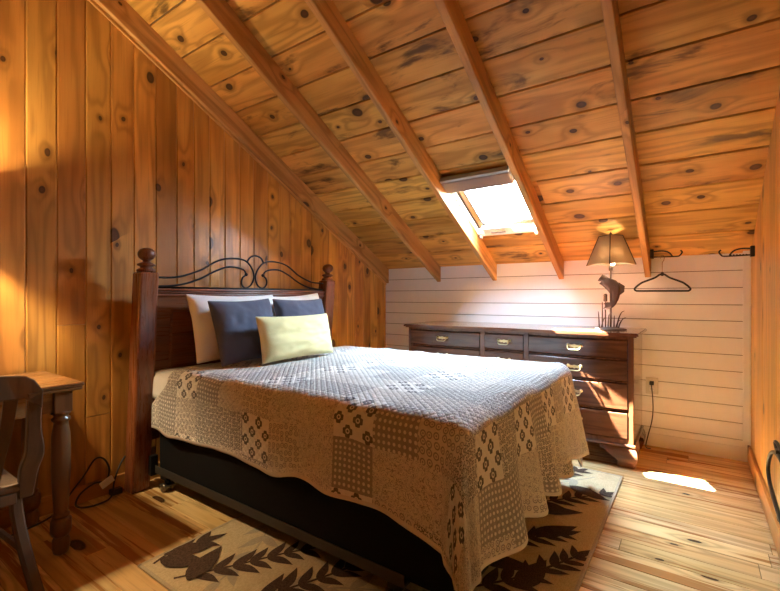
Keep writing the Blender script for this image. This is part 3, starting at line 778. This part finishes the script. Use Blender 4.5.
def bail(cx, cz, yf):
    mb = MB()
    for s_ in (-1, 1):
        t = MB(); t.lathe([(.003, 0), (.012, 0), (.012, .003), (.006, .005), (.005, .016), (.007, .02), (.002, .022)], (0, 0, 0), 12); t.xform(lambda c: (cx+s_*.042+c.x, yf-c.z, cz+.008+c.y)); mb.merge(t.bm)
    t = MB(); t.prism([(cx+(px-cx)*.82, cz+(pz-cz)*.55) for px, pz in [(cx-.056, cz+.004), (cx-.045, cz+.024), (cx-.02, cz+.018), (cx, cz+.027), (cx+.02, cz+.018), (cx+.045, cz+.024), (cx+.056, cz+.004), (cx+.035, cz-.014), (cx+.012, cz-.010), (cx, cz-.022), (cx-.012, cz-.010), (cx-.035, cz-.014)]], 'y', yf, yf-.002, 1); mb.merge(t.bm)
    mb.tube([(cx-.042, yf-.018, cz+.008), (cx-.041, yf-.024, cz-.008), (cx-.03, yf-.027, cz-.02), (cx, yf-.028, cz-.021), (cx+.03, yf-.027, cz-.02), (cx+.041, yf-.024, cz-.008), (cx+.042, yf-.018, cz+.008)], .0035, 8)
    return mb
for (a, b) in cols:
    for (z0, z1) in rows:
        mb = MB(); front_strip(mb, a+.003, b-.003, z0+.002, z1-.002, DYF+.025, .006, bev=.007)
        d = mb.build('drawer', M['mahogany'], dr, world=True)
        cx = (a+b)/2; bail(cx, (z0+z1)/2+.005, DYF-.006-bow(cx)).build('handle', [M['brass'], M['old_brass']], d, world=True)
mb = MB()
for a, b in cols: front_strip(mb, a-.03, b+.03, .135, .155, DYF+.03, .012, bev=.006)
mb.box((DX0-.012, DYF-.014, .135), (DX0+.02, DYB, .155), .005); mb.box((DX1-.02, DYF-.014, .135), (DX1+.012, DYB, .155), .005)
mb.build('base_moulding', M['mahogany'], dr, world=True)
# ogee bracket feet
prof = [(0, .0), (.105, 0), (.112, .02), (.10, .04), (.115, .062), (.15, .085), (.175, .105), (.21, .115), (.21, .135), (0, .135)]
def ogee(t):    # outward bulge of the foot with height 0..1
    return .022*math.sin(PI*(t-.15)*1.25)
for xs_, sx in ((DX0-.01, 1), (DX1+.01, -1)):
    for ys_, sy in ((DYF-.01, 1), (DYB, -1)):
        mb = MB()
        def pm(z):
            for (pa, za), (pb, zb_) in zip(prof[1:-1], prof[2:]):
                if za <= z <= zb_ and zb_ > za: return pa+(pb-pa)*(z-za)/(zb_-za)
            return .21
        zl = [0, .008, .02, .03, .04, .05, .062, .073, .085, .095, .105, .110, .115, .135]
        for ax in (0, 1):
            R_ = []
            for z in zl:
                k = ogee(z/.135); p = pm(z)
                kf = k if sy > 0 else 0
                if ax == 0: q4 = ((xs_-sx*k*.6, ys_-sy*kf), (xs_+sx*p, ys_-sy*kf), (xs_+sx*p, ys_+sy*.03), (xs_-sx*k*.6, ys_+sy*.03))
                else: q4 = ((xs_-sx*k*.6, ys_-sy*kf+sy*.001), (xs_-sx*k*.6, ys_+sy*p), (xs_+sx*.03, ys_+sy*p), (xs_+sx*.03, ys_-sy*kf+sy*.001))
                R_.append([mb.bm.verts.new((x, y, z)) for x, y in q4])
            for A_, B_ in zip(R_, R_[1:]):
                for t in range(4): mb.face([A_[t], A_[(t+1) % 4], B_[(t+1) % 4], B_[t]])
            mb.face(R_[0]); mb.face(R_[-1][::-1])
        mb.build('bracket_foot', M['mahogany'], dr, world=True)

# ------------------------------------------------------------------ fish lamp
LX, LY, LZ = -.488, 3.44, .887
lamp = empty('table_lamp', (LX, LY, LZ), 'table lamp with a bronze leaping fish and pyramid shade on the dresser', 'lamp')
mb = MB(); mb.lathe([(.088, 0), (.092, .003), (.092, .008), (.08, .012), (.02, .016), (.012, .02)], (0, 0, 0), 32); mb.xform(lambda c: (c.x*1.12, c.y*.85, c.z)); mb.build('lamp_base', M['bronze'], lamp)
mb = MB(); mb.tube([(0, 0, .012), (0, 0, .25), (0, 0, .50)], .0068, 10, sub=1); mb.lathe([(.008, .42), (.013, .425), (.013, .455), (.008, .46)], (0, 0, 0), 14); mb.build('pole', M['bronze'], lamp)
# fish: outline inflated to a body
FO = [(-.076, .372), (-.058, .398), (-.040, .392), (-.018, .372), (.012, .362), (.034, .352), (.058, .322), (.066, .292), (.060, .255), (.048, .215), (.030, .178), (.012, .158), (-.010, .150), (-.038, .140), (-.052, .150), (-.036, .166), (-.046, .192), (-.026, .196), (-.006, .190), (.004, .214), (-.002, .248), (-.020, .278), (-.040, .300), (-.058, .318), (-.078, .330), (-.064, .346), (-.088, .352)]
mb = MB(); n = len(FO)
fx = [Vector((x, 0, z)) for x, z in FO]; cen = Vector((.006, 0, .272))
rings = []
for k, (sc, dy) in enumerate(((1, 0), (.86, .010), (.62, .017), (.30, .021))):
    spine = lambda p: Vector((.018+.02*math.sin((p.z-.15)*9)-(.05 if p.z > .33 else 0)*((p.z-.33)/.06 if p.z > .33 else 0), 0, max(.175, min(.365, p.z))))
    rings.append([[(spine(p)+(p-spine(p))*sc).to_tuple() for p in fx], dy])
for sg in (1, -1):
    R_ = [[mb.bm.verts.new((x, sg*dy+.012, z)) for x, _, z in pts] for pts, dy in rings]
    for A_, B_ in zip(R_, R_[1:]):
        for i in range(n):
            f = mb.face([A_[i], A_[(i+1) % n], B_[(i+1) % n], B_[i]])
            if f: f.smooth = True
    mb.face(R_[-1])
bmesh.ops.remove_doubles(mb.bm, verts=mb.bm.verts[:], dist=.0002)
mb.prism([(-.004, .30), (.02, .325), (.03, .30), (.01, .275)], 'y', -.016, -.012); mb.prism([(.048, .34), (.088, .312), (.084, .27), (.06, .25)], 'y', .010, .014)
mb.build('fish', M['bronze'], lamp)
random.seed(5)
for i, (bx_, tx, h) in enumerate(((-.075, -.085, .13), (-.055, -.058, .20), (-.035, -.04, .255), (-.02, -.012, .11), (.02, .022, .10), (.035, .085, .135), (.05, .10, .09), (-.06, -.03, .09), (.03, .06, .07))):
    mb = MB(); yy = random.uniform(-.02, .02)
    mb.sweep([(bx_, yy, .008), (bx_+(tx-bx_)*.25, yy, h*.55), (bx_+(tx-bx_)*.6, yy+.004, h*.9), (tx, yy+.006, h)], lambda t: (.0016, .006*(1-.8*t)), sub=4)
    mb.build('reed', M['bronze'], lamp)
mb = MB(); mb.lathe([(.008, .10), (.013, .105), (.013, .15), (.008, .158)], (-.035, .0, .1), 12); mb.build('cattail', M['bronze'], lamp)
# square pyramid shade, one edge to the front
mb = MB(); r0, r1, z0, z1 = .158, .076, .462, .672
rot = .10
def sq(r, z, N=6):
    c = [Vector((r*math.cos(rot-PI/2+k*PI/2), r*math.sin(rot-PI/2+k*PI/2), z)) for k in range(4)]; out = []
    for k in range(4):
        for i in range(N):
            t = i/N; p = c[k].lerp(c[(k+1) % 4], t); p *= 1; p.z = z - (.010*math.sin(PI*t) if z < .5 else 0)*-1; out.append(p)
    return out
A_, B_ = sq(r0, z0), sq(r1, z1)
V = [[mb.bm.verts.new(p) for p in L_] for L_ in (A_, B_)]
for i in range(24): mb.face([V[0][i], V[0][(i+1) % 24], V[1][(i+1) % 24], V[1][i]])
sh = mb.build('lamp_shade', M['burlap'], lamp); m = sh.modifiers.new('thick', 'SOLIDIFY'); m.thickness = .002
mb = MB()
for k in range(4): a = A_[k*6]; b = B_[k*6]; mb.tube([a, b], .0035, 6, sub=1)
mb.tube(B_, .003, 6, closed=True, sub=1)
mb.build('shade_trim', M['bronze'], sh)
mb = MB(); mb.tube([(0, 0, .50), (0, 0, .675)], .003, 6, sub=1); mb.tube([B_[0], B_[12]], .002, 6, sub=1); mb.tube([B_[6], B_[18]], .002, 6, sub=1); mb.lathe([(.003, .672), (.009, .680), (.009, .69), (.003, .698)], (0, 0, 0), 10); mb.build('finial', M['bronze'], lamp)
mb = MB(); mb.lathe([(.012, .46), (.016, .475), (.028, .505), (.03, .525), (.02, .548), (.004, .556)], (.012, 0, 0), 16); mb.build('bulb', M['bulb'], lamp)
ld = bpy.data.lights.new('fish_lamp_light', 'POINT'); ld.energy = 2.2; ld.color = (1, .80, .55); ld.shadow_soft_size = .03
lo = bpy.data.objects.new('fish_lamp_light', ld); C.objects.link(lo); lo.parent = lamp; lo.location = (.012, -.04, .53)

# ------------------------------------------------------------------ hooks and hanger
def hook_arm(loc, sx, ln, label, notched):
    t = empty('hanging_arm', loc, label, 'hook', 'folding hanging arms near the ceiling')
    mb = MB(); mb.box((0, -.02, -.030), (sx*.022, .02, .038), .003); mb.build('wall_plate', M['iron'], t)
    mb = MB()
    mb.tube([(sx*.02, 0, -.018), (sx*ln*.55, 0, -.020), (sx*ln*.86, 0, -.020), (sx*(ln-.012), 0, -.012), (sx*ln, 0, .008), (sx*(ln-.010), 0, .022)], .0048, 8)
    if notched:
        for k in range(6): x = .04+k*.016; mb.lathe([(.0035, -.022), (.0055, -.018), (.0035, -.011)], (sx*x, 0, 0), 8)
    mb.tube([(sx*.02, 0, .022), (sx*ln*.38, 0, .024), (sx*ln*.58, 0, .012), (sx*ln*.70, 0, -.016)], .0048, 8)
    mb.build('arm', M['iron'], t)
    return t
hook_arm((-.2635, 3.70, 1.432), 1, .195, 'black hanging arm on the rafter, holding the coat hanger', False)
hook_arm((XR, 3.57, 1.408), -1, .180, 'black notched hanging arm on the pine plank wall, empty', True)
hg = empty('coat_hanger', (-.188, 3.70, 1.4125), 'black coat hanger dangling from the hanging arm in front of the white wall', 'hanger')
hg.rotation_euler = (0, 0, math.radians(27))
mb = MB(); mb.tube([(-.012, 0, -.012), (-.013, 0, .004), (0, 0, .0105), (.013, 0, .003), (.012, 0, -.02), (.002, 0, -.04), (0, 0, -.06), (0, 0, -.125)], .0022, 8); mb.build('hanger_hook', M['chrome'], hg)
mb = MB(); zt = -.125; zb = -.245
half = [(0, zt), (.018, zt-.004), (.05, zt-.026), (.10, zt-.046), (.14, zt-.063), (.172, zt-.088), (.188, zt-.108), (.178, zb), (.155, zb-.002)]
pts = [(x, 0, z) for x, z in half]+[(0, 0, zb-.002)]+[(-x, 0, z) for x, z in half[::-1][:-1]]
mb.tube(pts, .0068, 8, closed=True, sub=4); mb.lathe([(.004, zt-.014), (.013, zt-.008), (.012, zt+.004), (.005, zt+.016)], (0, 0, 0), 10)
mb.build('hanger_body', M['black_plastic'], hg)

# ------------------------------------------------------------------ outlet and lamp cord
ot = empty('wall_outlet', (-.259, YB, .452), 'white electrical outlet plate on the shiplap wall beside the dresser', 'outlet')
mb = MB(); mb.box((-.04, -.011, -.062), (.04, .0015, .062), .004); mb.build('plate', M['plate'], ot)
for dz in (.022, -.024):
    mb = MB(); mb.box((-.016, -.0135, dz-.014), (.016, -.004, dz+.014), .002); so = mb.build('socket', M['white_plastic'], ot)
    mb = MB(); mb.box((-.008, -.014, dz-.004), (-.006, -.0128, dz+.006)); mb.box((.006, -.014, dz-.004), (.008, -.0128, dz+.006)); mb.build('slot', M['black_plastic'], so)
cd = empty('lamp_cord', (-.259, YB, .475), 'thin dark cord running from the wall outlet down behind the dresser', 'cord')
mb = MB(); mb.box((-.014, -.042, -.014), (.014, -.0137, .014), .004); mb.build('plug', M['black_plastic'], cd)
mb = MB(); mb.tube([(0, -.036, -.004), (.001, -.044, -.03), (.006, -.03, -.10), (.008, -.02, -.20), (.0, -.022, -.29), (-.02, -.03, -.38), (-.035, -.045, -.455), (-.03, -.09, -.4705), (.0, -.10, -.4705)], .0034, 8); mb.build('wire', M['black_plastic'], cd)

# ------------------------------------------------------------------ desk
dk = empty('desk', (-2.465, .165, 0), 'brown wooden desk with turned legs against the plank wall', 'desk')
mb = MB(); mb.box((-2.712, -.45, .712), (-2.215, .778, .728), .005); mb.box((-2.716, -.456, .728), (-2.209, .784, .745), .006); mb.build('desktop', M['desk_wood'], dk, world=True)
mb = MB(); mb.box((-2.66, .70, .622), (-2.27, .722, .712)); mb.box((-2.66, -.40, .622), (-2.27, -.378, .712)); mb.box((-2.278, -.39, .622), (-2.258, .715, .712)); mb.box((-2.68, -.39, .622), (-2.66, .715, .712)); mb.build('apron', M['desk_wood'], dk, world=True)
prof = [(.030, .628), (.036, .622), (.036, .612), (.027, .606), (.027, .598), (.035, .592), (.034, .582), (.026, .574), (.028, .560), (.034, .52), (.036, .45), (.035, .36), (.031, .26), (.026, .185), (.025, .175), (.032, .170), (.032, .162), (.026, .156)]
for lx in (-2.268, -2.662):
    for ly in (.714, -.388):
        mb = MB(); mb.box((lx-.033, ly-.033, .62), (lx+.033, ly+.033, .713), .003); mb.lathe(prof[::-1], (lx, ly, 0), 24)
        t = MB(); t.lathe([(.030, .158), (.040, .146), (.041, .10), (.033, .082), (.028, .076)][::-1], (lx, ly, 0), 8); mb.merge(t.bm)
        mb.lathe([(.022, 0), (.028, .006), (.033, .03), (.032, .06), (.026, .078)], (lx, ly, 0), 20)
        mb.build('leg', M['desk_wood_v'], dk, world=True)

# desk lamp, just outside the picture: it throws the warm scallops on the wall
tl = empty('desk_lamp', (-2.53, .36, .745), 'brass desk lamp with parchment shade on the wooden desk', 'lamp')
mb = MB(); mb.lathe([(.085, 0), (.085, .012), (.05, .025), (.018, .05), (.014, .10), (.03, .16), (.045, .24), (.035, .34), (.014, .42), (.010, .50), (.010, .72)], (0, 0, 0), 28); mb.build('lamp_base', M['brass'], tl)
mb = MB(); n = 36
R0, R1, Z0, Z1 = .19, .12, .61, .875
A_ = [mb.bm.verts.new((R0*math.cos(2*PI*i/n), R0*math.sin(2*PI*i/n), Z0)) for i in range(n)]; B_ = [mb.bm.verts.new((R1*math.cos(2*PI*i/n), R1*math.sin(2*PI*i/n), Z1)) for i in range(n)]
for i in range(n): mb.face([A_[i], A_[(i+1) % n], B_[(i+1) % n], B_[i]])
s2 = smooth(mb.build('lamp_shade', M['desk_shade'], tl)); m = s2.modifiers.new('thick', 'SOLIDIFY'); m.thickness = .002
mb = MB(); mb.lathe([(.012, .72), (.016, .73), (.029, .76), (.03, .78), (.02, .805), (.004, .813)], (0, 0, 0), 16); mb.build('bulb', M['bulb'], tl)
ld = bpy.data.lights.new('desk_lamp_light', 'POINT'); ld.energy = 112; ld.color = (1, .80, .47); ld.shadow_soft_size = .04
lo = bpy.data.objects.new('desk_lamp_light', ld); C.objects.link(lo); lo.parent = tl; lo.location = (.0, .0, .778)

# ------------------------------------------------------------------ desk chair (back towards the room)
ch = empty('desk_chair', (-2.1, .32, 0), 'dark wooden slat-back chair tucked in at the desk', 'chair')
Y0, Y1 = .065, .52
mb = MB(); mb.box((-2.42, Y0+.01, .425), (-1.965, Y1-.012, .458), .012); mb.build('seat', M['chair_wood'], ch, world=True)
yc = (Y0+Y1)/2
for yy in (Y0, Y1):
    s_ = 1 if yy > yc else -1
    mb = MB(); mb.sweep([(-1.985, yy-s_*.004, .40), (-1.962, yy, .50), (-1.945, yy+s_*.012, .56), (-1.93, yy+s_*.006, .64), (-1.905, yy, .74), (-1.888, yy-s_*.004, .79)], lambda t: (.021+.008*math.sin(PI*min(1, t*1.6)), .013), sub=6, up=(0, 1, 0))
    mb.build('back_stile', M['chair_wood'], ch, world=True)
mb = MB()       # top rail: one curved board with rounded ends
ou = []; N = 20
for i in range(N+1):
    t = -1+2*i/N; ou.append((yc+t*.247, .862-.020*t*t-.05*max(0, abs(t)-.86)/.14))
lo_ = []
for i in range(N+1):
    t = 1-2*i/N; lo_.append((yc+t*.247, .772-.006*t*t-(.04*max(0, abs(t)-.8)/.2)))
poly = ou+lo_
mb.prism(poly, 'x', -.013, .013)
mb.xform(lambda c: (-1.886+c.x-.02*(1-((c.y-yc)/.247)**2)-.12*(.80-c.z), c.y, c.z)); tr_ = mb.build('top_rail', M['chair_wood'], ch, world=True); mod_bevel(tr_, .005)
for k in range(5):
    yy = yc-.16+.08*k; fan = (k-2)*.012
    mb = MB(); mb.sweep([(-1.985, yy-fan, .45), (-1.97, yy-fan*.6, .54), (-1.94, yy, .66), (-1.906, yy+fan*.3, .79)], lambda t: (.014+.006*t, .006), sub=5)
    mb.build('back_slat', M['chair_wood'], ch, world=True)
for yy in (Y0, Y1):
    s_ = 1 if yy > yc else -1
    mb = MB(); mb.sweep([(-2.0, yy-s_*.03, .44), (-1.985, yy-s_*.026, .33), (-1.94, yy-s_*.016, .22), (-1.875, yy-s_*.006, .12), (-1.83, yy+s_*.002, .05), (-1.818, yy+s_*.004, 0)], lambda t: (.017, .021-.004*t), sub=6)
    mb.build('leg', M['chair_wood'], ch, world=True)
    mb = MB(); mb.sweep([(-2.38, yy-s_*.04, .43), (-2.39, yy-s_*.03, .2), (-2.41, yy-s_*.01, 0)], lambda t: (.018, .018), sub=4); mb.build('leg', M['chair_wood'], ch, world=True)
    mb = MB(); mb.sweep([(-2.39, yy-s_*.03, .20), (-1.945, yy-s_*.017, .22)], lambda t: (.008, .011), sub=1); mb.build('stretcher', M['chair_wood'], ch, world=True)
mb = MB(); mb.box((-1.99, Y0+.03, .385), (-1.968, Y1-.03, .425), .004); mb.build('seat_rail', M['chair_wood'], ch, world=True)

# ------------------------------------------------------------------ extension cord by the headboard
ec = empty('extension_cord', (-2.68, 1.0, 0), 'dark looped cord with a white tag at the foot of the plank wall', 'cord')
mb = MB()
mb.tube([(-2.60, .60, .006), (-2.66, .80, .01), (-2.70, .90, .09), (-2.70, .955, .155), (-2.70, 1.005, .225), (-2.70, 1.05, .215), (-2.70, 1.077, .15), (-2.698, 1.06, .09), (-2.685, 1.0, .10), (-2.67, .93, .075), (-2.655, .90, .03), (-2.64, .93, .007), (-2.62, 1.0, .006), (-2.63, 1.06, .02), (-2.665, 1.09, .09), (-2.69, 1.13, .16), (-2.695, 1.16, .20)], .005, 8, sub=6)
mb.build('wire', M['black_plastic'], ec, world=True)
mb = MB(); t = MB(); t.box((-.006, -.034, -.019), (.006, .034, .019), .003); R_ = Matrix.Rotation(.45, 3, 'X'); t.xform(lambda c: R_@c+Vector((-2.66, 1.05, .095))); mb.merge(t.bm); mb.build('tag', M['white_plastic'], ec, world=True)
mb = MB(); mb.box((-2.705, 1.075, .002), (-2.665, 1.135, .035), .006); mb.build('plug_block', M['black_plastic'], ec, world=True)

# ------------------------------------------------------------------ curved iron piece on the right plank wall
ir = empty('iron_scroll', (XR, 2.5, .30), 'curved black iron scroll fixed low on the pine plank wall', 'scroll')
mb = MB()
mb.tube([(-.016, -.20, .11), (-.016, -.10, .135), (-.016, .06, .125), (-.016, .20, .085), (-.016, .29, .02), (-.016, .315, -.03), (-.016, .26, -.075), (-.016, .10, -.105), (-.016, -.06, -.12), (-.016, -.2, -.12)], .0085, 10)
mb.build('scroll_bar', M['black_metal'], ir)
for y, z in ((.02, .142), (-.03, -.125)):
    mb = MB(); mb.box((-.024, y-.02, z-.012), (.0, y+.02, z+.012), .004); mb.build('fixing', M['black_metal'], ir)
mb = MB(); mb.tube([(-.016, .0, .13), (-.016, .09, .165), (-.016, .02, .178), (-.016, -.1, .172)], .007, 8); mb.build('curl', M['black_metal'], ir)
